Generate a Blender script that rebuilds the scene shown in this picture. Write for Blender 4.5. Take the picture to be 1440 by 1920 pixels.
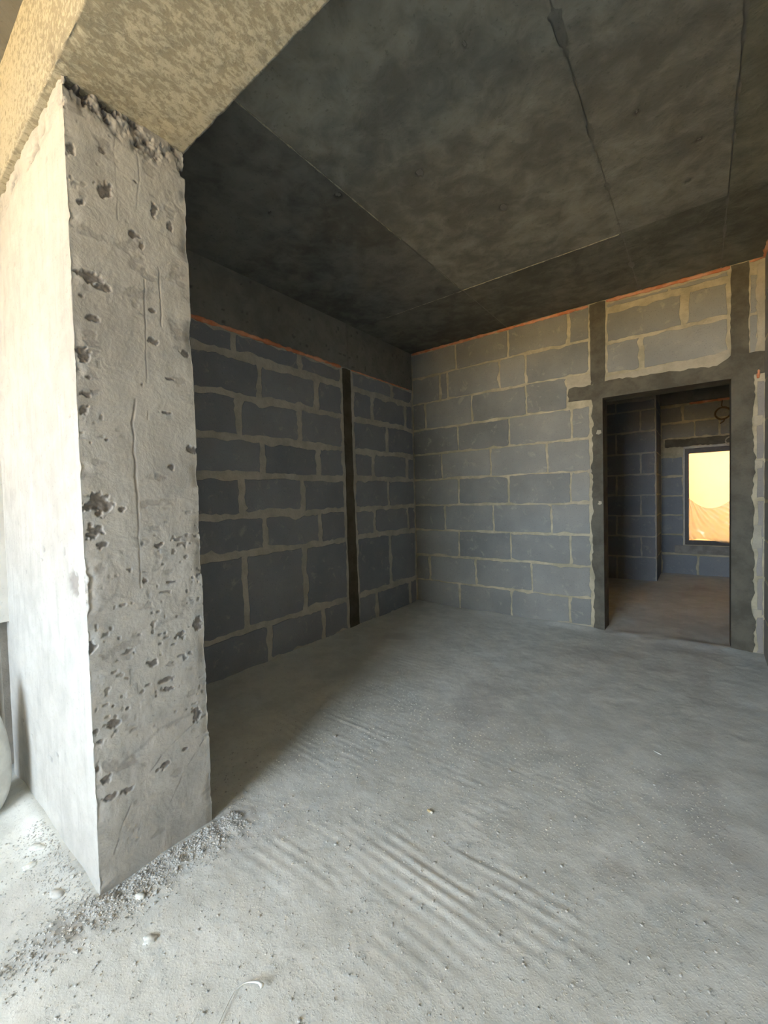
import bpy, math, random
import numpy as np
from mathutils import Matrix, Vector

random.seed(11)
rng = np.random.default_rng(11)
for o in list(bpy.data.objects):
    bpy.data.objects.remove(o)
scene = bpy.context.scene
C = scene.collection

# ------------------------------------------------------------------ camera
cam_data = bpy.data.cameras.new('camera')
cam_data.sensor_fit = 'VERTICAL'
cam_data.sensor_height = 36.0
cam_data.lens = 777.27 * 36.0 / 1920.0
cam_data.clip_start = 0.02
cam = bpy.data.objects.new('camera', cam_data)
C.objects.link(cam)
RT = Vector((0.79543, 0.60538, -0.02833)); UP = Vector((0.00139, 0.04493, 0.99899)); FW = Vector((-0.60604, 0.79467, -0.03490))
m = Matrix((RT, UP, -FW)).transposed().to_4x4()
m.translation = Vector((0, 0, 1.2684))
cam.matrix_world = m
scene.camera = cam

# ------------------------------------------------------------------ light and exposure
scene.view_settings.view_transform = 'Standard'
scene.view_settings.look = 'None'
scene.view_settings.gamma = 1.0
scene.view_settings.use_curve_mapping = False
scene.view_settings.exposure = 4.68
world = bpy.data.worlds.new('sky')
scene.world = world
world.use_nodes = True
bg = world.node_tree.nodes['Background']
bg.inputs['Color'].default_value = (0.74, 0.87, 1.0, 1)      # bright hazy sky
bg.inputs['Strength'].default_value = 1.0
sun_data = bpy.data.lights.new('sun', 'SUN')
sun_data.energy = 5.8
sun_data.angle = math.radians(0.6)
sun_data.color = (1.0, 0.72, 0.31)
sun = bpy.data.objects.new('sun', sun_data)
C.objects.link(sun)
sun.rotation_euler = Vector((0.80, -0.06, -0.60)).to_track_quat('-Z', 'Y').to_euler()
sun.location = (-4, -8, 12)
# daylight opening of the front room (portal: only guides sampling of the sky)
WX0, WX1, WZ0, WZ1, WY = -1.90, -0.08, 0.75, 2.86, -3.2
def portal(name, loc, sx, sz, facing):
    d = bpy.data.lights.new(name, 'AREA')
    d.shape = 'RECTANGLE'; d.size = sx; d.size_y = sz
    d.cycles.is_portal = True
    o = bpy.data.objects.new(name, d); C.objects.link(o)
    o.location = loc
    o.rotation_euler = Vector(facing).to_track_quat('-Z', 'Z').to_euler()
portal('window_portal', ((WX0 + WX1) / 2, WY - 0.1, (WZ0 + WZ1) / 2), WX1 - WX0, WZ1 - WZ0, (0, 1, 0))
scene.cycles.diffuse_bounces = 6
scene.cycles.max_bounces = 12

# ------------------------------------------------------------------ room measures (metres)
XL = -2.716      # block wall of the alcove
YB = 4.176       # back wall with the doorway
H = 2.951        # ceiling
ZB = 2.526       # underside of the concrete band over the left wall
XP, Y1, Y2, ZP = -1.544, 0.453, 0.845, 2.590   # pillar and beam
XPL = -2.572     # left end of the pillar = wall of the front room
XR = 0.385       # right wall
DX0, DX1, DZ = -0.691, 0.193, 2.100            # doorway
YF = 7.60        # far wall behind the doorway
YS, XS = 6.80, -0.475                          # stub wall behind the doorway

# ------------------------------------------------------------------ noise
def _hash(ix, iy, seed):
    h = (ix.astype(np.int64) * 374761393 + iy.astype(np.int64) * 668265263 + seed * 974634777) & 0xffffffff
    h = ((h ^ (h >> 13)) * 1274126177) & 0xffffffff
    return ((h ^ (h >> 16)) & 0xffff) / 65535.0
def vnoise(x, y, seed=0):
    x = np.asarray(x, float); y = np.asarray(y, float)
    ix = np.floor(x); iy = np.floor(y); fx = x - ix; fy = y - iy
    fx = fx * fx * (3 - 2 * fx); fy = fy * fy * (3 - 2 * fy)
    a = _hash(ix, iy, seed); b = _hash(ix + 1, iy, seed); c = _hash(ix, iy + 1, seed); d = _hash(ix + 1, iy + 1, seed)
    return (a + (b - a) * fx) * (1 - fy) + (c + (d - c) * fx) * fy - 0.5
def fbm(x, y, seed=0, oct=4):
    s = 0; a = 1.0
    for k in range(oct):
        s = s + a * vnoise(x * 2 ** k, y * 2 ** k, seed + k * 17); a *= 0.5
    return s
def sstep(a, b, x):
    t = np.clip((x - a) / (b - a), 0, 1)
    return t * t * (3 - 2 * t)

# ------------------------------------------------------------------ object helpers
def tag(o, label=None, cat=None, group=None, kind=None):
    if label: o['label'] = label
    if cat: o['category'] = cat
    if group: o['group'] = group
    if kind: o['kind'] = kind
    return o
def link(name, verts, faces, mat, parent=None, smooth=False):
    me = bpy.data.meshes.new(name)
    me.from_pydata([tuple(v) for v in verts], [], faces)
    me.update()
    if smooth:
        me.polygons.foreach_set('use_smooth', [True] * len(me.polygons))
    if mat: me.materials.append(mat)
    o = bpy.data.objects.new(name, me)
    C.objects.link(o)
    if parent: o.parent = parent
    return o
class MB:
    def __init__(s): s.v = []; s.f = []
    def box(s, x0, x1, y0, y1, z0, z1):
        n = len(s.v)
        s.v += [(x0, y0, z0), (x1, y0, z0), (x1, y1, z0), (x0, y1, z0), (x0, y0, z1), (x1, y0, z1), (x1, y1, z1), (x0, y1, z1)]
        s.f += [tuple(n + i for i in q) for q in ((0, 3, 2, 1), (4, 5, 6, 7), (0, 1, 5, 4), (1, 2, 6, 5), (2, 3, 7, 6), (3, 0, 4, 7))]
        return s
    def tube(s, pts, rad, n=8, cap=True):
        pts = [Vector(p) for p in pts]; base = len(s.v)
        rads = rad if hasattr(rad, '__len__') else [rad] * len(pts)
        ref = Vector((0.123, 0.371, 0.92))
        for i, p in enumerate(pts):
            t = (pts[min(i + 1, len(pts) - 1)] - pts[max(i - 1, 0)]).normalized()
            a = t.cross(ref).normalized(); b = t.cross(a)
            for k in range(n):
                w = 2 * math.pi * k / n
                s.v.append(tuple(p + (a * math.cos(w) + b * math.sin(w)) * rads[i]))
        for i in range(len(pts) - 1):
            for k in range(n):
                s.f.append((base + i * n + k, base + i * n + (k + 1) % n, base + (i + 1) * n + (k + 1) % n, base + (i + 1) * n + k))
        if cap:
            s.f.append(tuple(base + k for k in range(n))[::-1])
            s.f.append(tuple(base + (len(pts) - 1) * n + k for k in range(n)))
        return s
    def build(s, name, mat, parent=None, smooth=False):
        return link(name, s.v, s.f, mat, parent, smooth)
def grid_mesh(name, P, mat, parent=None, wear=None, flip=False, smooth=True):
    """P: (nu, nv, 3) array of points -> one surface; wear: float attribute per point"""
    nu, nv = P.shape[:2]
    idx = np.arange(nu * nv).reshape(nu, nv)
    q = np.stack([idx[:-1, :-1], idx[1:, :-1], idx[1:, 1:], idx[:-1, 1:]], -1).reshape(-1, 4)
    if flip: q = q[:, ::-1]
    me = bpy.data.meshes.new(name)
    me.vertices.add(nu * nv)
    me.vertices.foreach_set('co', np.ascontiguousarray(P.reshape(-1), dtype=np.float32))
    nf = len(q)
    me.loops.add(nf * 4); me.polygons.add(nf)
    me.loops.foreach_set('vertex_index', np.ascontiguousarray(q.reshape(-1), dtype=np.int32))
    me.polygons.foreach_set('loop_start', np.arange(0, nf * 4, 4, dtype=np.int32))
    me.polygons.foreach_set('loop_total', np.full(nf, 4, dtype=np.int32))
    me.polygons.foreach_set('use_smooth', np.full(nf, smooth))
    me.update(calc_edges=True)
    if wear is not None:
        at = me.attributes.new('wear', 'FLOAT', 'POINT')
        at.data.foreach_set('value', np.ascontiguousarray(wear.reshape(-1), dtype=np.float32))
    me.materials.append(mat)
    me.validate()
    o = bpy.data.objects.new(name, me); C.objects.link(o)
    if parent: o.parent = parent
    return o

# ------------------------------------------------------------------ materials
def new_mat(name):
    mt = bpy.data.materials.new(name); mt.use_nodes = True
    nt = mt.node_tree; nt.nodes.clear()
    return mt, nt
class NB:
    def __init__(s, name):
        s.mat, s.nt = new_mat(name)
        s.out = s.n('ShaderNodeOutputMaterial')
        s.bsdf = s.n('ShaderNodeBsdfPrincipled')
        s.nt.links.new(s.bsdf.outputs[0], s.out.inputs[0])
        s.co = s.n('ShaderNodeTexCoord').outputs['Object']
    def n(s, t, **kw):
        nd = s.nt.nodes.new(t)
        for k, v in kw.items(): setattr(nd, k, v)
        return nd
    def l(s, a, b): s.nt.links.new(a, b)
    def noise(s, scale, detail=4, rough=0.55, co=None, dist=0.0, sc3=None):
        nd = s.n('ShaderNodeTexNoise')
        nd.inputs['Scale'].default_value = scale; nd.inputs['Detail'].default_value = detail
        nd.inputs['Roughness'].default_value = rough; nd.inputs['Distortion'].default_value = dist
        src = co or s.co
        if sc3:
            mp = s.n('ShaderNodeMapping'); mp.inputs['Scale'].default_value = sc3[:3]
            if len(sc3) > 3: mp.inputs['Rotation'].default_value = sc3[3:]
            s.l(src, mp.inputs[0]); src = mp.outputs[0]
        s.l(src, nd.inputs['Vector'])
        return nd.outputs['Fac']
    def ramp(s, fac, a, b, lo=0.0, hi=1.0):
        r = s.n('ShaderNodeMapRange'); r.interpolation_type = 'SMOOTHSTEP'
        r.inputs[1].default_value = a; r.inputs[2].default_value = b
        r.inputs[3].default_value = lo; r.inputs[4].default_value = hi
        s.l(fac, r.inputs[0]); return r.outputs[0]
    def mix(s, fac, a, b, mode='MIX'):
        nd = s.n('ShaderNodeMix'); nd.data_type = 'RGBA'; nd.blend_type = mode
        for sock, v in ((nd.inputs[0], fac), (nd.inputs[6], a), (nd.inputs[7], b)):
            if hasattr(v, 'is_linked'): s.l(v, sock)
            elif hasattr(v, '__len__'): sock.default_value = (*v[:3], 1)
            else: sock.default_value = v
        return nd.outputs[2]
    def math(s, op, a, b=0.0):
        nd = s.n('ShaderNodeMath'); nd.operation = op
        for sock, v in ((nd.inputs[0], a), (nd.inputs[1], b)):
            if hasattr(v, 'is_linked'): s.l(v, sock)
            else: sock.default_value = v
        return nd.outputs[0]
    def attr(s, name):
        nd = s.n('ShaderNodeAttribute'); nd.attribute_name = name
        return nd.outputs['Fac']
    def objcol(s): return s.n('ShaderNodeObjectInfo').outputs['Color']
    def objrnd(s): return s.n('ShaderNodeObjectInfo').outputs['Random']
    def bump(s, h, strength=0.4, dist=0.01, prev=None):
        nd = s.n('ShaderNodeBump'); nd.inputs['Strength'].default_value = strength; nd.inputs['Distance'].default_value = dist
        s.l(h, nd.inputs['Height'])
        if prev: s.l(prev, nd.inputs['Normal'])
        return nd.outputs[0]
    def done(s, col, rough=0.9, normal=None, spec=0.2):
        if hasattr(col, 'is_linked'): s.l(col, s.bsdf.inputs['Base Color'])
        else: s.bsdf.inputs['Base Color'].default_value = (*col[:3], 1)
        s.bsdf.inputs['Roughness'].default_value = rough
        s.bsdf.inputs['Specular IOR Level'].default_value = spec
        if normal: s.l(normal, s.bsdf.inputs['Normal'])
        return s.mat

def concrete(name, lo, hi, wearcol, big=1.3, fine=70, bump=0.3, streak=None, tint=False, contrast=1.0):
    b = NB(name)
    n1 = b.noise(big, 6, 0.6); n2 = b.noise(big * 7, 5, 0.6, dist=0.4); n3 = b.noise(fine, 3, 0.6)
    f = b.math('ADD', b.math('MULTIPLY', n1, 0.55), b.math('MULTIPLY', n2, 0.45))
    col = b.mix(b.ramp(f, 0.5 - 0.16 / contrast, 0.5 + 0.16 / contrast), lo, hi)
    if streak:
        s_ = b.noise(9, 4, 0.6, sc3=streak)
        col = b.mix(b.ramp(s_, 0.50, 0.70, 0, 0.22), col, [c * 0.62 for c in lo])
    sp = b.ramp(n3, 0.60, 0.72, 0, 0.35)
    col = b.mix(sp, col, [c * 0.55 for c in lo])
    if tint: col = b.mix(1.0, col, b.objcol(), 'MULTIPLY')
    col = b.mix(b.attr('wear'), col, wearcol)
    nb = b.bump(n3, bump, 0.004); nb = b.bump(n2, bump, 0.02, nb)
    return b.done(col, 0.88, nb)

M = {}
M['pillar'] = concrete('pillar_concrete', (0.42, 0.41, 0.385), (0.58, 0.57, 0.535), (0.15, 0.13, 0.12), 1.6, 90, 0.25, streak=(3.5, 1.6, 0.4), contrast=0.8)
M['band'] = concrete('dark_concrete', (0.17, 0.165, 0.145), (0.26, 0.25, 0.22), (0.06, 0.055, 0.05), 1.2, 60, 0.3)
M['ceiling'] = concrete('ceiling_concrete', (0.165, 0.160, 0.138), (0.33, 0.32, 0.28), (0.035, 0.032, 0.03), 1.1, 55, 0.35, tint=True, contrast=1.15)
M['plain'] = concrete('pale_plaster', (0.58, 0.565, 0.52), (0.70, 0.685, 0.64), (0.2, 0.2, 0.2), 1.2, 60, 0.2)

def soffit_mat():
    b = NB('beam_concrete')
    n0 = b.noise(1.4, 4, 0.5)
    n1 = b.noise(62, 5, 0.66, dist=0.4, sc3=(1.0, 0.55, 1.0, 0, 0, 0.6)); n3 = b.noise(90, 3, 0.6)
    f = b.math('ADD', n1, b.math('MULTIPLY', b.math('SUBTRACT', n0, 0.5), 0.35))
    col = b.mix(b.ramp(f, 0.42, 0.56), (0.31, 0.285, 0.215), (0.47, 0.44, 0.345))
    col = b.mix(b.ramp(n3, 0.58, 0.72, 0, 0.4), col, (0.2, 0.18, 0.14))
    col = b.mix(b.attr('wear'), col, (0.12, 0.105, 0.09))
    nb = b.bump(n1, 0.35, 0.008); nb = b.bump(n3, 0.25, 0.003, nb)
    return b.done(col, 0.9, nb)
M['beam'] = soffit_mat()

def block_mat(name, lo, hi, smear):
    b = NB(name)
    n1 = b.noise(2.2, 4, 0.6); n2 = b.noise(11, 5, 0.65, dist=0.6); n3 = b.noise(130, 2, 0.5)
    r = b.objrnd()
    f = b.math('ADD', b.math('MULTIPLY', r, 0.6), b.math('MULTIPLY', b.ramp(n1, 0.3, 0.7), 0.5))
    col = b.mix(f, lo, hi)
    col = b.mix(b.ramp(n2, 0.56, 0.72, 0, 0.65), col, smear)
    col = b.mix(b.ramp(n3, 0.62, 0.72, 0, 0.35), col, [c * 0.45 for c in lo])
    nb = b.bump(n3, 0.3, 0.003); nb = b.bump(n2, 0.3, 0.006, nb)
    return b.done(col, 0.9, nb)
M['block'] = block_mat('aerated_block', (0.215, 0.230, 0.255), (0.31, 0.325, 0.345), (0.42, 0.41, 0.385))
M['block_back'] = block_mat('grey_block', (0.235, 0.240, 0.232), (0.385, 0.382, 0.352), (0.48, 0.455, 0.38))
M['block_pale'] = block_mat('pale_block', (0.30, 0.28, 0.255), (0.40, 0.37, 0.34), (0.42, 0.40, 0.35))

def mortar_mat(name, lo, hi):
    b = NB(name)
    n1 = b.noise(6, 6, 0.65); n3 = b.noise(80, 3, 0.6)
    col = b.mix(b.ramp(n1, 0.35, 0.65), lo, hi)
    col = b.mix(b.ramp(n3, 0.6, 0.75, 0, 0.3), col, [c * 0.6 for c in lo])
    nb = b.bump(n3, 0.5, 0.005); nb = b.bump(n1, 0.5, 0.02, nb)
    return b.done(col, 0.95, nb)
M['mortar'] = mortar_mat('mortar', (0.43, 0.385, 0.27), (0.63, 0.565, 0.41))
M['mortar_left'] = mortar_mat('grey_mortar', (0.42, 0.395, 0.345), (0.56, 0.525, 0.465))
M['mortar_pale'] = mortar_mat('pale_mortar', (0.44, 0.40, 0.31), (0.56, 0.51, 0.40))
M['render'] = mortar_mat('dark_render', (0.115, 0.105, 0.082), (0.175, 0.160, 0.125))
M['chase'] = mortar_mat('brown_render', (0.085, 0.072, 0.048), (0.125, 0.11, 0.08))

def foam_mat():
    b = NB('orange_foam')
    n1 = b.noise(9, 4, 0.6); n3 = b.noise(60, 3, 0.6)
    col = b.mix(b.ramp(n1, 0.35, 0.65), (0.68, 0.25, 0.12), (0.82, 0.44, 0.28))
    return b.done(col, 0.8, b.bump(n3, 0.6, 0.01))
M['foam'] = foam_mat()

def floor_mat():
    b = NB('dusty_screed')
    n0 = b.noise(0.9, 5, 0.6); n1 = b.noise(6, 6, 0.65, dist=0.3); n2 = b.noise(60, 5, 0.75); n3 = b.noise(190, 2, 0.6)
    f = b.math('ADD', b.math('MULTIPLY', n0, 0.5), b.math('MULTIPLY', n1, 0.5))
    col = b.mix(b.ramp(f, 0.39, 0.61), (0.60, 0.615, 0.585), (0.75, 0.76, 0.725))
    col = b.mix(b.ramp(n2, 0.54, 0.68, 0, 0.45), col, (0.42, 0.42, 0.40))
    col = b.mix(b.ramp(n3, 0.66, 0.76, 0, 0.5), col, (0.66, 0.66, 0.62))
    col = b.mix(b.attr('wear'), col, (0.40, 0.39, 0.375))
    nb = b.bump(n3, 0.3, 0.002); nb = b.bump(b.ramp(n2, 0.50, 0.74), 0.30, 0.006, nb); nb = b.bump(n1, 0.25, 0.015, nb)
    return b.done(col, 0.95, nb, 0.1)
M['floor'] = floor_mat()

def simple(name, col, rough=0.8, var=0.2, scale=12, spec=0.3, bump=0.2):
    b = NB(name)
    n = b.noise(scale, 4, 0.6)
    c = b.mix(b.ramp(n, 0.3, 0.7), [x * (1 - var) for x in col], [min(1, x * (1 + var)) for x in col])
    return b.done(c, rough, b.bump(n, bump, 0.005), spec)
M['chip'] = simple('white_chip', (0.66, 0.67, 0.63), 0.85, 0.2, 60)
M['rubble'] = simple('rubble', (0.50, 0.495, 0.47), 0.95, 0.2, 25, 0.1)
M['sack'] = simple('white_sack', (0.66, 0.66, 0.62), 0.7, 0.1, 20)
M['paper'] = simple('cigarette_paper', (0.80, 0.76, 0.66), 0.8, 0.05, 80)
M['tip'] = simple('filter_tip', (0.62, 0.50, 0.28), 0.8, 0.1, 90)
M['white_plastic'] = simple('white_plastic', (0.72, 0.73, 0.69), 0.45, 0.05, 30, 0.5)
M['cable'] = simple('brown_cable', (0.16, 0.105, 0.055), 0.5, 0.15, 40, 0.4)
M['cable_pale'] = simple('pale_cable', (0.55, 0.50, 0.40), 0.5, 0.15, 40, 0.4)
M['frame'] = simple('dark_frame', (0.055, 0.04, 0.03), 0.45, 0.15, 30, 0.4)
M['film'] = simple('film_edge', (0.55, 0.52, 0.46), 0.5, 0.1, 30, 0.4)
M['sill'] = simple('pale_sill', (0.30, 0.28, 0.25), 0.9, 0.2, 10)
M['facade'] = simple('yellow_plaster', (0.84, 0.68, 0.44), 0.95, 0.04, 1.5, 0.1)
M['ground'] = simple('sandy_ground', (0.56, 0.42, 0.21), 0.95, 0.15, 0.8, 0.1)
def glass_mat():
    b = NB('window_glass')
    tr = b.n('ShaderNodeBsdfTransparent'); gl = b.n('ShaderNodeBsdfGlossy'); mx = b.n('ShaderNodeMixShader')
    gl.inputs['Roughness'].default_value = 0.55
    fr = b.n('ShaderNodeFresnel'); fr.inputs[0].default_value = 1.45
    n = b.noise(3, 3); tc = b.mix(n, (0.94, 0.96, 0.95), (0.98, 0.98, 0.97)); b.l(tc, tr.inputs[0])
    b.l(fr.outputs[0], mx.inputs[0]); b.l(tr.outputs[0], mx.inputs[1]); b.l(gl.outputs[0], mx.inputs[2])
    b.l(mx.outputs[0], b.out.inputs[0])
    return b.mat
M['glass'] = glass_mat()
def sheet_mat():
    b = NB('plastic_film')
    tr = b.n('ShaderNodeBsdfTransparent'); tl = b.n('ShaderNodeBsdfTranslucent'); df = b.n('ShaderNodeBsdfDiffuse'); gl = b.n('ShaderNodeBsdfGlossy')
    n = b.noise(8, 4, 0.6)
    tl.inputs[0].default_value = (0.95, 0.93, 0.88, 1); b.l(b.mix(n, (0.45, 0.43, 0.40), (0.62, 0.60, 0.55)), df.inputs[0])
    gl.inputs['Roughness'].default_value = 0.18
    m1 = b.n('ShaderNodeMixShader'); m1.inputs[0].default_value = 0.30
    b.l(tl.outputs[0], m1.inputs[1]); b.l(df.outputs[0], m1.inputs[2])
    m2 = b.n('ShaderNodeMixShader'); m2.inputs[0].default_value = 0.12
    b.l(m1.outputs[0], m2.inputs[1]); b.l(gl.outputs[0], m2.inputs[2])
    m3 = b.n('ShaderNodeMixShader'); m3.inputs[0].default_value = 0.58
    b.l(m2.outputs[0], m3.inputs[1]); b.l(tr.outputs[0], m3.inputs[2])
    b.l(m3.outputs[0], b.out.inputs[0])
    return b.mat
M['sheet'] = sheet_mat()

# ------------------------------------------------------------------ floor
ys = np.concatenate([np.arange(-3.4, 0.1, 0.06), np.arange(0.1, 1.7, 0.008), np.arange(1.7, 4.2, 0.014), np.arange(4.2, 7.85, 0.04)])
xs = np.concatenate([np.arange(-3.4, -2.75, 0.06), np.arange(-2.75, 0.42, 0.009), np.arange(0.42, 2.3, 0.06)])
X, Y = np.meshgrid(xs, ys, indexing='ij')
def seg_dist(px, py, a, b):
    ax, ay = a; bx, by = b; dx, dy = bx - ax, by - ay
    t = np.clip(((px - ax) * dx + (py - ay) * dy) / (dx * dx + dy * dy + 1e-12), 0, 1)
    return np.hypot(px - ax - t * dx, py - ay - t * dy)
def floor_z(X, Y):
    z = 0.006 * fbm(X * 1.6, Y * 1.6, 3, 3) + 0.0035 * fbm(X * 9, Y * 9, 5, 3) + 0.0022 * np.maximum(fbm(X * 34, Y * 34, 8, 3) - 0.12, 0) + 0.0008 * fbm(X * 50, Y * 50, 9, 2)
    rip = np.sin((Y + 0.012 * fbm(X * 3, Y * 3, 21, 2) * 2 + 0.03 * X) * 2 * math.pi / 0.043)
    rip = np.where(rip > 0, rip ** 1.0, rip * 0.5)
    mk = np.exp(-(((X + 0.60) / 0.32) ** 2 + ((Y - 1.22) / 0.16) ** 2) ** 2)
    mk = mk + 0.6 * np.exp(-(((X + 1.62) / 0.35) ** 2 + ((Y - 1.75) / 0.55) ** 2) ** 2)
    mk = mk + 0.5 * sstep(0.0, 0.45, fbm(X * 1.3 + 5, Y * 2.2, 31, 3)) * sstep(0.6, 1.0, Y) * sstep(3.6, 2.6, Y)
    brk = sstep(-0.25, 0.15, fbm(X * 6, Y * 14, 41, 2))
    z = z + 0.0024 * rip * mk * brk
    d = seg_dist(X, Y, (-1.50, 0.36), (-1.47, 0.90))
    rough = np.exp(-(d / 0.09) ** 2)
    z = z + rough * (0.007 + 0.010 * fbm(X * 30, Y * 30, 51, 3))
    d2 = seg_dist(X, Y, (-1.52, 0.40), (-1.50, -0.3))
    r2 = np.exp(-(d2 / 0.06) ** 2)
    z = z + r2 * (0.002 + 0.008 * fbm(X * 34, Y * 34, 52, 3))
    d3 = seg_dist(X, Y, (-2.5, 0.44), (-1.62, 0.44))
    z = z + np.exp(-(d3 / 0.06) ** 2) * (0.018 + 0.03 * vnoise(X * 7, Y * 7, 53))
    d4 = seg_dist(X, Y, (XL, YB), (0.4, YB)); z = z + np.exp(-(d4 / 0.10) ** 2) * (0.012 + 0.02 * vnoise(X * 6, Y * 6, 54))
    d5 = seg_dist(X, Y, (XL, 0.9), (XL, YB)); z = z + np.exp(-(d5 / 0.10) ** 2) * (0.010 + 0.02 * vnoise(X * 6, Y * 6, 55))
    wear = np.clip(0.5 * rough + 0.35 * r2 + 0.35 * sstep(0.25, 0.5, fbm(X * 2.3, Y * 2.3, 61, 4)), 0, 0.8)
    return z, wear
Z, W = floor_z(X, Y)
floor = grid_mesh('floor', np.stack([X, Y, Z], -1), M['floor'], wear=W)
tag(floor, 'dusty pale grey unfinished screed floor with trowel ridges', 'floor', kind='structure')
MB().box(-3.4, 2.3, -3.35, 7.85, -0.25, -0.035).build('floor_slab', M['rubble'], floor)

# ------------------------------------------------------------------ ceiling
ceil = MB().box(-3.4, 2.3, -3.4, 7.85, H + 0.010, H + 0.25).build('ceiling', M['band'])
tag(ceil, 'dark stained cast concrete ceiling with formwork seams', 'ceiling', kind='structure')
def ceil_pits(X, Y):
    d = np.zeros_like(X); w = np.zeros_like(X)
    for (px, py, rx, ry) in CPITS:
        r = np.hypot((X - px) / rx, (Y - py) / ry) + 0.5 * fbm(X * 40, Y * 40, 77, 2)
        k = sstep(1.05, 0.55, r); d = np.maximum(d, k * 0.012); w = np.maximum(w, k * 0.95)
    return d, w
CPITS = []
PX = [XL - 0.01, -1.552, -0.405, 0.132, 0.40]; PY = [0.80, 3.185, YB + 0.01]
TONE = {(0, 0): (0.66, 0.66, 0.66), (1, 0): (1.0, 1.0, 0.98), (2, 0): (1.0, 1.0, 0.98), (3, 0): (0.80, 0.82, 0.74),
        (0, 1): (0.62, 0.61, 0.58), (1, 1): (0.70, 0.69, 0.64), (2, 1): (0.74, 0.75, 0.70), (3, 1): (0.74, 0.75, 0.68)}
def ceiling_panels():
    for i in range(4):
        for j in range(2):
            x0, x1, y0, y1 = PX[i], PX[i + 1], PY[j], PY[j + 1]
            u = np.linspace(0, 1, max(8, int((x1 - x0) / 0.012))); v = np.linspace(0, 1, max(8, int((y1 - y0) / 0.012)))
            Uu, Vv = np.meshgrid(u, v, indexing='ij')
            gap = 0.0015
            def edge(s, fixed, seed):   # ragged joint edge
                e = gap + 0.0025 * (vnoise(s * 22, s * 0 + fixed, seed) + 0.5)
                if abs(fixed + 0.405) < 0.01:
                    e = e + 0.016 * sstep(0.12, 0.32, vnoise(s * 9, s * 0, 5) + 0.25 * (s < 1.95)) + 0.010 * sstep(0.2, 0.4, vnoise(s * 30, s * 0, 6))
                if abs(fixed - 0.132) < 0.01:
                    e = e + 0.006 * sstep(0.05, 0.3, vnoise(s * 16, s * 0, 7))
                return e
            yy = y0 + (y1 - y0) * Vv; xx = x0 + (x1 - x0) * Uu
            xa = x0 + edge(yy, x0, 1); xb = x1 - edge(yy, x1, 2); ya = y0 + edge(xx, y0, 3); yb_ = y1 - edge(xx, y1, 4)
            Xc = xa + (xb - xa) * Uu; Yc = ya + (yb_ - ya) * Vv
            lev = [0.0, 0.003, 0.001, -0.002][i] + [0, 0.004][j]
            zz = H + lev + 0.0016 * fbm(Xc * 3, Yc * 3, 15, 4) + 0.0006 * fbm(Xc * 30, Yc * 30, 16, 2)
            dp, w = ceil_pits(Xc, Yc)
            zz = zz + dp
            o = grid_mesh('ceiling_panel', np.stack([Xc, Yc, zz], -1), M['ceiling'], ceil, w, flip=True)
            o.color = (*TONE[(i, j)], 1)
def ridge(pts, r):
    P_ = []
    for a, b in zip(pts[:-1], pts[1:]):
        n = max(2, int(math.dist(a, b) / 0.03))
        for k in range(n):
            t = k / n; P_.append([a[q] + (b[q] - a[q]) * t for q in range(3)])
    P_.append(list(pts[-1]))
    rr = [r * (0.35 + 1.1 * abs(math.sin(i * 1.7) * math.cos(i * 0.61))) for i in range(len(P_))]
    return MB().tube(P_, rr, 5)

# pits in the ceiling, in metres
CPITS += [(-0.92, 2.46, 0.028, 0.042), (-1.16, 1.92, 0.020, 0.026), (-1.60, 1.76, 0.026, 0.034), (-1.20, 1.02, 0.026, 0.03), (-1.19, 1.0, 0.014, 0.03),
          (-0.22, 2.24, 0.012, 0.02), (-0.15, 1.72, 0.022, 0.02), (0.0, 2.6, 0.012, 0.016), (-2.0, 1.6, 0.01, 0.012), (-0.7, 1.5, 0.01, 0.014), (-0.05, 2.9, 0.010, 0.02)]
ceiling_panels()
ridge([(-1.552, 1.08, H + 0.002), (-1.552, 1.5, H + 0.001), (-1.552, 2.3, H)], 0.0035).build('seam_ridge', M['beam'], ceil)
ridge([(-1.552, 2.75, H), (-1.552, 3.18, H)], 0.0025).build('seam_ridge', M['beam'], ceil)
ridge([(-2.35, 3.185, H + 0.002), (-1.4, 3.185, H + 0.002), (-0.42, 3.185, H + 0.002)], 0.004).build('seam_ridge', M['beam'], ceil)

# ------------------------------------------------------------------ pillar
def resample(pts, step):
    out = []
    for a, b in zip(pts[:-1], pts[1:]):
        n = max(1, int(math.dist(a, b) / step))
        out += [(a[0] + (b[0] - a[0]) * k / n, a[1] + (b[1] - a[1]) * k / n) for k in range(n)]
    out.append(pts[-1]); return np.array(out)
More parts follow.
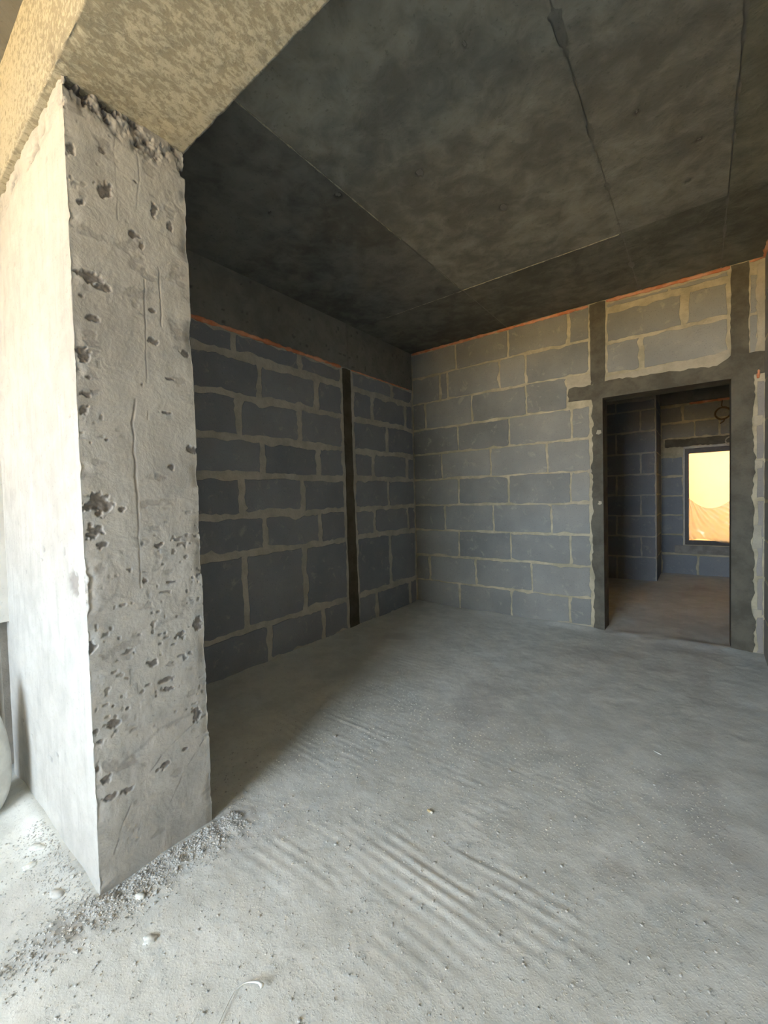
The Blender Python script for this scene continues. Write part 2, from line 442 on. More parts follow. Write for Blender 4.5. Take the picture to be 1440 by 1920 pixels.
# pits, cracks and scratches on the side face (y, z, half sizes, depth), marks on the front face (x, z, half sizes)
PITS = [(0.560, 2.297, 0.023, 0.025, 0.011), (0.487, 2.221, 0.015, 0.012, 0.008), (0.723, 2.313, 0.014, 0.025, 0.008), (0.778, 2.286, 0.012, 0.023, 0.007), (0.672, 2.170, 0.010, 0.016, 0.007), (0.649, 2.196, 0.020, 0.013, 0.008), (0.562, 2.420, 0.014, 0.010, 0.007), (0.659, 2.379, 0.010, 0.006, 0.006), (0.472, 2.368, 0.012, 0.019, 0.009), (0.512, 1.998, 0.040, 0.025, 0.011), (0.542, 1.980, 0.027, 0.013, 0.008), (0.480, 1.928, 0.008, 0.006, 0.006), (0.511, 1.869, 0.026, 0.012, 0.008), (0.696, 1.847, 0.019, 0.012, 0.008), (0.476, 1.747, 0.021, 0.022, 0.010), (0.810, 1.833, 0.024, 0.015, 0.008), (0.483, 1.625, 0.021, 0.012, 0.008), (0.489, 1.678, 0.008, 0.006, 0.006), (0.655, 1.686, 0.009, 0.011, 0.007), (0.750, 1.725, 0.020, 0.006, 0.006), (0.472, 1.570, 0.013, 0.020, 0.009), (0.736, 1.599, 0.023, 0.005, 0.006), (0.532, 1.484, 0.011, 0.006, 0.006), (0.486, 1.470, 0.006, 0.004, 0.006), (0.823, 1.470, 0.022, 0.018, 0.009), (0.747, 1.404, 0.014, 0.011, 0.007), (0.501, 1.272, 0.047, 0.037, 0.014), (0.567, 1.254, 0.012, 0.010, 0.007), (0.484, 1.188, 0.026, 0.025, 0.011), (0.504, 1.143, 0.027, 0.013, 0.008), (0.684, 1.121, 0.016, 0.012, 0.008), (0.698, 1.954, 0.013, 0.007, 0.006), (0.635, 1.001, 0.011, 0.010, 0.007), (0.731, 0.980, 0.029, 0.006, 0.006), (0.464, 0.822, 0.013, 0.022, 0.008), (0.751, 0.775, 0.022, 0.015, 0.007), (0.688, 0.629, 0.034, 0.010, 0.007), (0.700, 0.592, 0.021, 0.011, 0.007), (0.512, 0.545, 0.025, 0.016, 0.008), (0.464, 0.544, 0.011, 0.012, 0.007), (0.474, 0.505, 0.010, 0.009, 0.007), (0.490, 0.370, 0.019, 0.016, 0.008), (0.550, 0.302, 0.021, 0.013, 0.007), (0.492, 0.307, 0.022, 0.013, 0.007), (0.667, 0.319, 0.027, 0.014, 0.007), (0.647, 0.703, 0.026, 0.014, 0.007), (0.820, 0.797, 0.020, 0.030, 0.008), (0.800, 0.453, 0.019, 0.030, 0.008), (0.517, 0.604, 0.008, 0.006, 0.006), (0.560, 0.579, 0.009, 0.007, 0.006), (0.464, 0.420, 0.013, 0.025, 0.008), (0.746, 0.343, 0.010, 0.006, 0.006)]
STROKES = [(0.003, 0.004, 0.45, [(0.727, 2.117), (0.729, 2.035), (0.728, 1.909)]), (0.003, 0.004, 0.4, [(0.677, 2.053), (0.672, 1.827), (0.668, 1.567)]), (0.0045, 0.006, 0.55, [(0.625, 1.630), (0.617, 1.550), (0.617, 1.391), (0.619, 1.284), (0.618, 1.150)]), (0.0035, 0.004, 0.45, [(0.620, 1.169), (0.618, 0.980)]), (0.003, 0.003, 0.35, [(0.600, 2.485), (0.598, 2.222)]), (0.003, 0.003, 0.35, [(0.673, 2.511), (0.677, 2.394), (0.657, 2.279)]), (0.004, 0.003, 0.45, [(0.547, 1.110), (0.681, 1.116)]), (0.004, 0.003, 0.55, [(0.500, 0.113), (0.521, 0.179), (0.567, 0.268)]), (0.004, 0.003, 0.55, [(0.596, 0.298), (0.662, 0.365), (0.780, 0.421)]), (0.004, 0.003, 0.55, [(0.676, 0.154), (0.742, 0.263), (0.823, 0.343)]), (0.008, 0.001, 0.3, [(0.487, 0.929), (0.540, 0.975), (0.554, 1.038), (0.517, 1.108)]), (0.007, 0.001, 0.28, [(0.540, 0.975), (0.640, 0.907)]), (0.01, 0.001, 0.25, [(0.536, 0.761), (0.634, 0.763)]), (0.009, 0.001, 0.3, [(0.649, 0.814), (0.683, 0.840), (0.754, 0.851), (0.796, 0.946), (0.793, 1.036)]), (0.008, 0.001, 0.28, [(0.531, 0.400), (0.606, 0.429), (0.666, 0.463), (0.774, 0.465)]), (0.003, 0.002, 0.35, [(0.553, 1.636), (0.613, 1.633)]), (0.003, 0.002, 0.3, [(0.670, 1.611), (0.731, 1.603), (0.823, 1.599)]), (0.003, 0.002, 0.3, [(0.733, 2.247), (0.833, 2.221)])]
FPITS = [(-2.268, 0.288, 0.012, 0.012), (-2.012, 0.285, 0.012, 0.014), (-1.933, 0.329, 0.01, 0.012), (-2.416, 0.318, 0.012, 0.012), (-2.236, 1.000, 0.008, 0.01), (-2.002, 1.066, 0.012, 0.008), (-1.650, 1.013, 0.05, 0.05), (-1.912, 2.644, 0.02, 0.014), (-1.981, 2.622, 0.02, 0.02), (-2.031, 2.598, 0.02, 0.025), (-2.200, 2.601, 0.03, 0.02), (-1.721, 2.419, 0.006, 0.01), (-1.828, 1.144, 0.004, 0.02), (-1.966, 1.109, 0.012, 0.015), (-1.731, 1.116, 0.012, 0.015), (-1.610, 1.558, 0.006, 0.008), (-1.623, 1.880, 0.005, 0.008), (-2.164, 2.236, 0.006, 0.01)]

def stroke_dist(Yv, Zv, line):
    d = np.full(Yv.shape, 9.0)
    for a, b in zip(line[:-1], line[1:]):
        d = np.minimum(d, seg_dist(Yv, Zv, a, b))
    return d
def build_pillar():
    # perimeter: front face (-Y), edge, side face (+X), edge, back face
    uf = np.concatenate([np.linspace(XPL - 0.05, XP - 0.06, 90)[:-1], np.linspace(XP - 0.06, XP, 22)]); us = np.linspace(Y1, Y2, 160); ub = np.linspace(XP, XL - 0.05, 40)
    per = [(x, Y1, 0, -1, 0) for x in uf[:-1]] + [(XP, Y1, 0.7, -0.7, 1)] + [(XP, y, 1, 0, 1) for y in us[1:-1]] + [(XP, Y2, 0.7, 0.7, 1)] + [(x, Y2, 0, 1, 2) for x in ub[1:]]
    per = np.array(per)
    zs = np.concatenate([np.linspace(-0.03, 2.46, 860), np.linspace(2.463, ZP + 0.01, 50)])
    A = per[:, None, :]; Zg = np.broadcast_to(zs[None, :], (len(per), len(zs)))
    px, py, nx, ny, fc = [np.broadcast_to(A[..., k], Zg.shape) for k in range(5)]
    dep = np.zeros(Zg.shape); wear = np.zeros(Zg.shape)
    s = px * 1.0 + py * 1.3
    # general unevenness
    dep += 0.0022 * fbm(s * 5, Zg * 5, 101, 4) + 0.0005 * fbm(s * 60, Zg * 60, 102, 2)
    side = (fc == 1)
    rag = 0.05 * fbm(py * 30, Zg * 30, 104, 3)
    for (y, z, ry, rz, dd) in PITS:
        box = side & (abs(Zg - z) < rz * 2.2 + 0.02) & (abs(py - y) < ry * 2.2 + 0.02)
        if not box.any(): continue
        yy = py[box]; zz = Zg[box]
        r = np.hypot((yy - y) / ry, (zz - z) / rz) + 0.95 * fbm(yy * 70, zz * 70, int(abs(y * 999 + z * 77)), 3)
        k = sstep(0.98, 0.62, r)
        dep[box] = np.maximum(dep[box], k * dd * 0.6 * (0.8 + 0.8 * (fbm(yy * 70, zz * 70, 9, 2) + 0.3)))
        wear[box] = np.maximum(wear[box], k * 0.75)
    for (wd, dd, wr, line) in STROKES:
        lz = [q[1] for q in line]
        box = side & (Zg > min(lz) - 0.05) & (Zg < max(lz) + 0.05)
        if not box.any(): continue
        yy = py[box] + 0.006 * fbm(py[box] * 20, Zg[box] * 20, 107, 3); zz = Zg[box]
        d = stroke_dist(yy, zz, line)
        k = sstep(wd * 1.25, 0.0, d) * sstep(-0.62, -0.12, vnoise(zz * 17, zz * 0 + wd * 999, 109) + 0.5 * vnoise(zz * 60, zz * 0, 110))
        dep[box] = np.maximum(dep[box], k * dd * 0.45); wear[box] = np.maximum(wear[box], k * wr)
    # shallow stain streaks and scuffs on the side face
    sc = sstep(0.30, 0.48, fbm(py * 14, Zg * 22, 111, 4)) * side
    wear = np.maximum(wear, 0.28 * sc); dep += 0.0012 * sc
    pk = sstep(0.36, 0.46, fbm(py * 46, Zg * 60, 113, 2)) * side * sstep(-0.2, 0.2, fbm(py * 3, Zg * 3, 114, 2))
    wear = np.maximum(wear, 0.5 * pk); dep += 0.003 * pk
    # front face: marks
    front = (fc == 0)
    for (x, z, rx, rz) in FPITS:
        r = np.hypot((px - x) / rx, (Zg - z) / rz) + 0.5 * fbm(px * 50, Zg * 50, 121, 2)
        k = sstep(1.05, 0.6, r) * front
        dep += k * 0.006; wear = np.maximum(wear, 0.55 * k)
    fs = sstep(0.40, 0.6, fbm(px * 26, Zg * 3.2, 123, 3)) * front
    wear = np.maximum(wear, 0.05 * fs); dep += 0.0004 * fs
    # rough cold joint below the beam
    jz = sstep(2.475, 2.52, Zg + 0.03 * fbm(s * 12, Zg * 4, 131, 3) - 0.02 * (py - Y1) / 0.4 * 0 + 0.0)
    hc = fbm(s * 24, Zg * 24, 132, 4)
    dep += jz * (0.006 + 0.02 * np.maximum(hc, -0.2) + 0.035 * sstep(0.22, 0.5, hc + 0.25 * vnoise(s * 6, Zg * 6, 133)))
    wear = np.maximum(wear, jz * np.clip(0.25 + 0.9 * sstep(0.0, 0.5, hc), 0, 0.85) * np.where(front, 0.45, 1.0))
    # chipped corners
    c1 = np.exp(-(np.hypot(px - XP, py - Y1) / 0.022) ** 2); c2 = np.exp(-(np.hypot(px - XP, py - Y2) / 0.020) ** 2)
    ch1 = np.maximum(fbm(Zg * 18, Zg * 0 + 1, 141, 4), -0.1) + 0.1; ch2 = np.maximum(fbm(Zg * 13, Zg * 0 + 2, 142, 4), -0.05) + 0.05
    big = np.exp(-((Zg - 0.99) / 0.05) ** 2) + 0.8 * np.exp(-((Zg - 1.70) / 0.04) ** 2) + 0.6 * np.exp(-((Zg - 1.04) / 0.02) ** 2)
    big2 = np.exp(-((Zg - 0.36) / 0.03) ** 2) + 0.6 * np.exp(-((Zg - 0.75) / 0.08) ** 2)
    dep += c1 * (0.010 * ch1 + 0.012 * big * (0.6 + fbm(py * 50, Zg * 50, 143, 2))) + c2 * (0.014 * ch2 + 0.012 * big2 * (0.5 + fbm(Zg * 40, Zg * 0, 144, 2)))
    # slight lean of the front edge: the face bellies out towards the floor
    lean = (Zg / 2.5) * 0.014 * np.clip((Y2 - py) / (Y2 - Y1), 0, 1)
    P_ = np.stack([px - nx * dep, py - ny * dep + lean, Zg], -1)
    o = grid_mesh('concrete_pillar', P_, M['pillar'], wear=np.clip(wear, 0, 1), flip=False)
    tag(o, 'pitted pale grey concrete pillar with chipped edges and a vertical crack', 'pillar')
    return o
pillar = build_pillar()

# ------------------------------------------------------------------ beam over the pillar
def build_beam():
    YA, YZ = 0.447, 0.849
    f1 = np.linspace(H + 0.012, ZP, 30); so = np.linspace(YA, YZ, 60); f2 = np.linspace(ZP, H + 0.012, 20)
    prof = [(YA, z, -1, 0, 0) for z in f1[:-1]] + [(YA, ZP, -0.7, -0.7, 1)] + [(y, ZP, 0, -1, 1) for y in so[1:-1]] + [(YZ, ZP, 0.7, -0.7, 1)] + [(YZ, z, 1, 0, 2) for z in f2[1:]]
    prof = np.array(prof); xs_ = np.concatenate([np.linspace(XPL - 0.1, 0.5, 380), np.linspace(0.52, 2.2, 40)])
    A = prof[None, :, :]; Xg = np.broadcast_to(xs_[:, None], (len(xs_), len(prof)))
    py, pz, ny, nz, fc = [np.broadcast_to(A[..., k], Xg.shape) for k in range(5)]
    t = py + pz
    dep = 0.003 * fbm(Xg * 4, t * 4, 201, 4) + 0.0012 * fbm(Xg * 25, t * 25, 202, 3)
    e1 = np.exp(-(np.hypot(py - YA, pz - ZP) / 0.02) ** 2); e2 = np.exp(-(np.hypot(py - YZ, pz - ZP) / 0.012) ** 2)
    c = fbm(Xg * 22, Xg * 0 + 3, 203, 4)
    dep = dep + e1 * 0.016 * np.maximum(c, 0) + e2 * 0.006 * np.maximum(-c, 0)
    jz = np.exp(-(np.maximum(XP + 0.05 - Xg, 0) / 0.02) ** 2) * np.exp(-((Xg - XP) / 0.05) ** 2) * (fc == 1)
    wear = 0.8 * jz * sstep(0.0, 0.35, fbm(Xg * 25, py * 25, 204, 3) + 0.1)
    dep = dep + jz * 0.01 * fbm(Xg * 30, py * 30, 205, 3)
    fr = (fc == 0)
    hc = sstep(0.22, 0.45, fbm(Xg * 20, pz * 20, 206, 3)) * np.exp(-((pz - ZP - 0.03) / 0.04) ** 2) * fr
    wear = np.maximum(wear, 0.5 * hc); dep = dep + 0.006 * hc
    P_ = np.stack([Xg, py - ny * dep, pz - nz * dep], -1)
    o = grid_mesh('concrete_beam', P_, M['beam'], wear=wear, flip=False)
    tag(o, 'mottled tan concrete beam spanning from the top of the pitted pillar', 'beam')
build_beam()

# ------------------------------------------------------------------ block walls
def loop_outline(u0, u1, v0, v1, inset, jit, step, seed):
    """ragged rectangle outline, counter-clockwise in (u, v)"""
    r = random.Random(seed)
    e = [inset + r.uniform(-0.35, 0.6) * jit for _ in range(4)]
    nu = max(3, round((u1 - u0) / step)); nv = max(3, round((v1 - v0) / step))
    a0, a1, b0, b1 = u0 + e[0], u1 - e[1], v0 + e[2], v1 - e[3]
    amp = min(jit, 0.2 * (u1 - u0), 0.2 * (v1 - v0))
    def wob(n, L, sd):
        t = np.linspace(0, L, n)
        w = amp * (1.1 * vnoise(t * 9 + sd, t * 0 + sd, seed) + 0.9 * vnoise(t * 26, t * 0 + sd, seed + 7) + 0.35)
        blob = sstep(0.30, 0.48, vnoise(t * 7 + 3 * sd, t * 0, seed + 13)) * amp * 1.3
        return w + blob
    wb_, wr_, wt_, wl_ = wob(nu, u1 - u0, 1), wob(nv, v1 - v0, 2), wob(nu, u1 - u0, 3), wob(nv, v1 - v0, 4)
    pts = []
    q = min(0.35, 0.006 / step)
    fr = lambda k, n: (k + (q if k == 0 else 0)) / n
    for k in range(nu): pts.append((a0 + (a1 - a0) * fr(k, nu), b0 + float(wb_[k])))
    for k in range(nv): pts.append((a1 - float(wr_[k]), b0 + (b1 - b0) * fr(k, nv)))
    for k in range(nu): pts.append((a1 - (a1 - a0) * fr(k, nu), b1 - float(wt_[k])))
    for k in range(nv): pts.append((a0 + float(wl_[k]), b1 - (b1 - b0) * fr(k, nv)))
    return pts
def plate(name, outline, origin, ud, vd, nd, thick, mat, parent, back=0.01, lip=0.003):
    """solid plate standing proud of a wall plane by thick, with a rounded lip"""
    cu = sum(p[0] for p in outline) / len(outline); cv = sum(p[1] for p in outline) / len(outline)
    o_, u_, v_, n_ = map(Vector, (origin, ud, vd, nd))
    n = len(outline); verts = []
    for depth, sh in ((-back, 0.0), (thick - lip * 0.7, 0.0), (thick, lip)):
        for (u, v) in outline:
            du, dv = cu - u, cv - v; L = math.hypot(du, dv) or 1
            verts.append(o_ + u_ * (u + du / L * sh) + v_ * (v + dv / L * sh) + n_ * depth)
    faces = []
    for k in range(2):
        for i in range(n):
            faces.append((k * n + i, k * n + (i + 1) % n, (k + 1) * n + (i + 1) % n, (k + 1) * n + i))
    faces.append(tuple(2 * n + i for i in range(n)))
    if (u_.cross(v_)).dot(n_) < 0: faces = [f[::-1] for f in faces]
    return link(name, verts, faces, mat, parent)
SEED = [1000]
def lay(wall, frame, rows, mat, inset, jit, thick=0.005, cuts=()):
    """rows: (v0, v1, [u joints]); cuts: (u0, u1, v0, v1) boxes that no block may enter"""
    for (v0, v1, js) in rows:
        for a, b in zip(js[:-1], js[1:]):
            segs = [(a, b)]
            for (c0, c1, d0, d1) in cuts:
                if min(v1, d1) - max(v0, d0) > 0.05:
                    ns = []
                    for (p, q) in segs:
                        if c1 <= p or c0 >= q: ns.append((p, q)); continue
                        if c0 - p > 0.03: ns.append((p, c0))
                        if q - c1 > 0.03: ns.append((c1, q))
                    segs = ns
            for (p, q) in segs:
                if q - p < 0.035: continue
                SEED[0] += 1
                plate('block', loop_outline(p, q, v0, v1, inset, jit, 0.034, SEED[0]), *frame, thick, mat, wall)
def bond(lo, hi, start, size=0.6):
    js = [lo]; k = math.floor((lo - start) / size) + 1
    while start + k * size < hi - 0.04:
        if start + k * size > lo + 0.04: js.append(start + k * size)
        k += 1
    return js + [hi]
def ragged(name, corners, frame, thick, mat, parent, rough=0.008, step=0.02, rough_edges=None, seed=5):
    """plate with ragged outline through corners (u, v)"""
    r = random.Random(seed); pts = []
    n = len(corners)
    for i in range(n):
        a, b = corners[i], corners[(i + 1) % n]
        k = max(1, int(math.dist(a, b) / step)); L = math.dist(a, b)
        nx, ny = -(b[1] - a[1]) / L, (b[0] - a[0]) / L
        amp = rough if (rough_edges is None or i in rough_edges) else 0.001
        for j in range(k):
            t = j / k; sx_ = np.array([t * L])
            w = amp * float((2.2 * vnoise(sx_ * 8 + i, sx_ * 0 + seed, seed) + 1.6 * vnoise(sx_ * 33, sx_ * 0 + i, seed + 3))[0]) * min(1, j)
            pts.append((a[0] + (b[0] - a[0]) * t + nx * w, a[1] + (b[1] - a[1]) * t + ny * w))
    return plate(name, pts, *frame, thick, mat, parent, lip=0.002)
def foam(pts, r, parent, seed, mat='foam'):
    rr = random.Random(seed); P_ = []
    for a, b in zip(pts[:-1], pts[1:]):
        n = max(2, int(math.dist(a, b) / 0.022))
        P_ += [[a[q] + (b[q] - a[q]) * k / n for q in range(3)] for k in range(n)]
    P_.append(list(pts[-1]))
    ph = rr.uniform(0, 6)
    rads = [r * (0.72 + 0.35 * math.sin(i * 0.9 + ph) * math.sin(i * 0.37) + rr.uniform(0, 0.45)) for i in range(len(P_))]
    rads[0] *= 0.5; rads[-1] *= 0.5
    return MB().tube(P_, rads, 8).build('foam_strip', M[mat], parent, True)

# left wall of the alcove: u = y, v = z, facing +X
wl = MB().box(XL - 0.25, XL, Y2 - 0.4, YB + 0.2, -0.05, ZB + 0.01).build('wall_left', M['mortar_left'])
tag(wl, 'dark grey aerated block wall with wide smeared mortar joints in the alcove', 'wall', kind='structure')
FL = ((XL, 0, 0), (0, 1, 0), (0, 0, 1), (1, 0, 0))
JL = [-0.02, 0.300, 0.872, 1.160, 1.462, 1.742, 2.050, 2.345, ZB]
odd = [Y2, 1.42, 2.015, 2.61, 3.40, 4.02, YB]; even = [Y2, 1.22, 1.82, 2.41, 2.97, 3.65, YB]
rowsL = [(JL[0], JL[1], odd), (JL[1], JL[2], even), (JL[2], JL[3], odd), (JL[3], JL[4], even), (JL[4], JL[5], odd), (JL[5], JL[6], even), (JL[6], JL[7], odd), (JL[7], JL[8], [Y2, 1.8, 2.424, 3.08, 3.762, YB])]
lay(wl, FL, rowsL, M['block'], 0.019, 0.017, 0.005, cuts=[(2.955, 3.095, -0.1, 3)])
ragged('mortar_band', [(2.965, -0.02), (3.10, -0.02), (3.075, 1.45), (3.075, ZB - 0.01), (2.965, ZB - 0.01), (2.968, 1.45)], FL, 0.006, M['chase'], wl, 0.004, 0.04)
foam([(XL + 0.004, Y2 + 0.01, ZB), (XL + 0.004, 1.5, ZB - 0.004), (XL + 0.004, 2.94, ZB - 0.006)], 0.015, wl, 3)
foam([(XL + 0.002, 3.09, ZB - 0.004), (XL + 0.002, 4.10, ZB - 0.006)], 0.006, wl, 4)

# concrete band above the left wall
def band():
    u = np.linspace(Y2 - 0.2, YB + 0.02, 260); v = np.linspace(ZB, H + 0.02, 40)
    U_, V_ = np.meshgrid(u, v, indexing='ij')
    step = 0.010 * sstep(3.02, 3.06, U_)
    dep = step + 0.003 * fbm(U_ * 4, V_ * 4, 301, 4) + 0.001 * fbm(U_ * 30, V_ * 30, 302, 2)
    pit = sstep(0.42, 0.5, fbm(U_ * 25, V_ * 25, 303, 2)); dep += 0.005 * pit
    top = np.stack([XL + 0.012 - dep, U_, V_], -1)
    # turn the underside back into the wall
    lip = top[:, :1].copy(); lip[..., 0] = XL - 0.05; lip[..., 2] = ZB
    P_ = np.concatenate([lip, top], 1)
    w = np.concatenate([np.zeros((len(u), 1)), 0.6 * pit], 1)
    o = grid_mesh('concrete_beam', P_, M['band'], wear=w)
    tag(o, 'dark concrete beam running under the ceiling above the left block wall', 'beam')
band()

# back wall with the doorway: u = x, v = z, facing -Y
wb = MB().box(XL - 0.4, DX0 - 0.01, YB, YB + 0.2, -0.05, H + 0.02).box(DX0 - 0.01, DX1 + 0.01, YB, YB + 0.2, DZ + 0.005, H + 0.02).box(DX1 + 0.01, 2.2, YB, YB + 0.2, -0.05, H + 0.02).build('wall_back', M['mortar'])
tag(wb, 'grey block wall with beige mortar joints and an unfinished doorway', 'wall', kind='structure')
FB = ((0, YB, 0), (1, 0, 0), (0, 0, 1), (0, -1, 0))
KB = [-0.02, 0.279, 0.577, 0.871, 1.166, 1.460, 1.756, 2.045, 2.348, 2.648, H - 0.012]
xe = -0.79
rowsB = [(KB[0], KB[1], [XL, -2.147, -1.553, -0.985, xe]), (KB[1], KB[2], [XL, -2.526, -1.944, -1.343, xe]), (KB[2], KB[3], [XL, -2.142, -1.551, -0.971, xe]),
         (KB[3], KB[4], [XL, -2.312, -1.737, -1.142, xe]), (KB[4], KB[5], [XL, -2.135, -1.563, -0.964, xe]), (KB[5], KB[6], [XL, -2.333, -1.757, -1.176, xe]),
         (KB[6], KB[7], [XL, -2.128, -1.544, -0.951, xe]), (KB[7], KB[8], [XL, -2.538, -1.953, -1.367, -0.985, xe]), (KB[8], KB[9], [XL, -2.335, -2.241, -1.635, -1.37, xe]),
         (KB[9], KB[10], [XL, -2.132, -1.543, -0.968, xe])]
lay(wb, FB, rowsB, M['block_back'], 0.006, 0.010, 0.004, cuts=[(-0.985, -0.6, 2.09, 2.27)])
rowsD = [(2.292, 2.575, [-0.66, -0.39, 0.188]), (2.578, 2.850, [-0.66, -0.105, 0.188]), (2.866, 2.930, [-0.66, -0.2, 0.188])]
lay(wb, FB, rowsD, M['block_back'], 0.012, 0.013, 0.004)
rowsR = [(z, z + 0.29, [0.335, XR]) for z in np.arange(0.0, 2.0, 0.295)]
lay(wb, FB, rowsR, M['block_pale'], 0.004, 0.006, 0.003)
lay(wb, FB, [(2.26, 2.55, [0.295, 0.345]), (2.56, 2.85, [0.295, 0.345])], M['block_back'], 0.003, 0.005, 0.003)
# dark render around the doorway
def jamb(x_in, x_out, seed):
    o = ragged('jamb_render', [(min(x_in, x_out), -0.02), (max(x_in, x_out), -0.02), (max(x_in, x_out), DZ + 0.01), (min(x_in, x_out), DZ + 0.01)], FB, 0.010, M['render'], wb, 0.011, 0.022, rough_edges=(1,) if x_out > x_in else (3,), seed=seed)
jamb(DX0, -0.782, 31); jamb(DX1, 0.322, 32)
MB().box(DX0 - 0.02, DX0 + 0.001, YB - 0.009, YB + 0.21, -0.03, DZ + 0.004).build('door_reveal', M['render'], wb)
MB().box(DX1 - 0.001, DX1 + 0.02, YB - 0.009, YB + 0.21, -0.03, DZ + 0.004).build('door_reveal', M['render'], wb)
MB().box(DX0 - 0.02, DX1 + 0.02, YB - 0.009, YB + 0.21, DZ, DZ + 0.02).build('door_reveal', M['render'], wb)
ragged('lintel', [(-0.975, 2.112), (-0.80, 2.105), (DX0, DZ), (DX1, DZ), (XR, 2.11), (XR, 2.265), (0.19, 2.275), (0.11, 2.215), (-0.2, 2.238), (-0.66, 2.245), (-0.80, 2.235), (-0.97, 2.228)], FB, 0.013, M['render'], wb, 0.010, 0.025, rough_edges=(5, 6, 7, 8, 9, 10, 11), seed=33)
ragged('mortar_band', [(-0.785, 2.235), (-0.672, 2.235), (-0.662, H - 0.004), (-0.788, H - 0.004)], FB, 0.006, M['render'], wb, 0.004, 0.03, seed=34)
ragged('mortar_band', [(0.19, 2.25), (0.297, 2.25), (0.292, H - 0.004), (0.19, H - 0.004)], FB, 0.007, M['render'], wb, 0.004, 0.03, seed=35)
ragged('mortar_smear', [(-0.66, 2.235), (-0.2, 2.225), (0.1, 2.205), (0.19, 2.265), (0.19, 2.325), (0.0, 2.305), (-0.3, 2.30), (-0.45, 2.29), (-0.655, 2.275)], FB, 0.009, M['mortar_pale'], wb, 0.008, 0.03, seed=36)
ragged('mortar_smear', [(-0.985, 2.225), (-0.79, 2.23), (-0.79, 2.335), (-0.985, 2.335)], FB, 0.008, M['mortar_pale'], wb, 0.008, 0.03, seed=37)
ragged('mortar_smear', [(0.34, 2.17), (XR, 2.17), (XR, H - 0.03), (0.345, H - 0.05), (0.335, 2.75), (0.33, 2.6), (0.34, 2.4), (0.325, 2.27)], FB, 0.012, M['mortar_pale'], wb, 0.007, 0.03, seed=38)
for k, (z0, z1) in enumerate([(0.28, 0.34), (0.80, 0.98), (1.40, 1.47), (1.72, 1.80)]):
    ragged('mortar_smear', [(0.318, z0), (0.37, z0 + 0.01), (0.372, z1), (0.318, z1)], FB, 0.007, M['mortar_pale'], wb, 0.008, 0.03, seed=50 + k)
for k, (x, z, r) in enumerate([(-0.722, 1.80, 0.022), (-0.720, 1.165, 0.018), (-0.80, 1.455, 0.02)]):
    ragged('mortar_smear', [(x - r, z - r * 0.6), (x, z - r), (x + r, z - r * 0.4), (x + r * 0.8, z + r * 0.8), (x - r * 0.5, z + r)], FB, 0.016, M['mortar_pale'], wb, 0.004, 0.015, seed=60 + k)
ragged('mortar_smear', [(-1.13, 0.015), (-0.79, -0.01), (-0.79, 0.035), (-0.93, 0.028), (-1.05, 0.03)], FB, 0.008, M['mortar_pale'], wb, 0.006, 0.03, seed=70)
foam([(XL + 0.01, YB - 0.002, H - 0.010), (-1.8, YB - 0.004, H - 0.012), (-0.80, YB - 0.004, H - 0.012)], 0.014, wb, 5)
foam([(-0.655, YB - 0.004, H - 0.010), (-0.2, YB - 0.004, H - 0.013), (0.185, YB - 0.004, H - 0.013)], 0.015, wb, 6)
foam([(0.295, YB - 0.004, H - 0.010), (XR - 0.01, YB - 0.006, H - 0.008)], 0.010, wb, 7)
foam([(0.345, YB - 0.004, 2.075), (0.35, YB - 0.004, 2.155)], 0.012, wb, 8)

# right wall: u = y, v = z, facing -X
wr = MB().box(XR, XR + 0.2, Y2, YB + 0.1, -0.05, H + 0.02).build('wall_right', M['mortar'])
tag(wr, 'pale block wall meeting the doorway wall at its corner', 'wall', kind='structure')
FR = ((XR, 0, 0), (0, 1, 0), (0, 0, 1), (-1, 0, 0))
rowsW = [(KB[k], KB[k + 1], bond(Y2, YB - 0.005, 4.176 - (0.55 if k % 2 else 0.3))) for k in range(10)]
lay(wr, FR, rowsW, M['block_pale'], 0.007, 0.008, 0.004)
foam([(XR - 0.004, YB - 0.01, H - 0.008), (XR - 0.006, 3.2, H - 0.010), (XR - 0.004, Y2 + 0.05, H - 0.010)], 0.016, wr, 9)

# front room behind and beside the camera
wf = MB()
wf.box(-3.4, WX0, WY - 0.2, WY, -0.2, H + 0.02).box(WX1, 2.3, WY - 0.2, WY, -0.2, H + 0.02).box(WX0, WX1, WY - 0.2, WY, WZ1, H + 0.02).box(WX0, WX1, WY - 0.2, WY, -0.2, WZ0)
wf = wf.build('wall_front', M['plain']); tag(wf, 'pale wall with the wide daylight opening', 'wall', kind='structure')
wn = MB()
wn.box(-3.2, XPL, WY, 0.12, -0.1, H + 0.02).box(-3.2, XPL, 0.12, Y1 + 0.02, 0.74, H + 0.02).box(-3.2, XPL - 0.28, 0.12, Y1 + 0.3, -0.1, 0.74)
wn = wn.build('wall_left_front', M['plain']); tag(wn, 'pale wall beside the pitted pillar with a low dark niche', 'wall', kind='structure')
wo = MB().box(2.0, 2.2, WY, YB + 0.2, -0.1, H + 0.02).box(XR + 0.2, 2.1, Y2, Y2 + 0.2, -0.1, H + 0.02)
wo = wo.build('wall_right_front', M['plain']); tag(wo, 'pale side wall of the front room', 'wall', kind='structure')

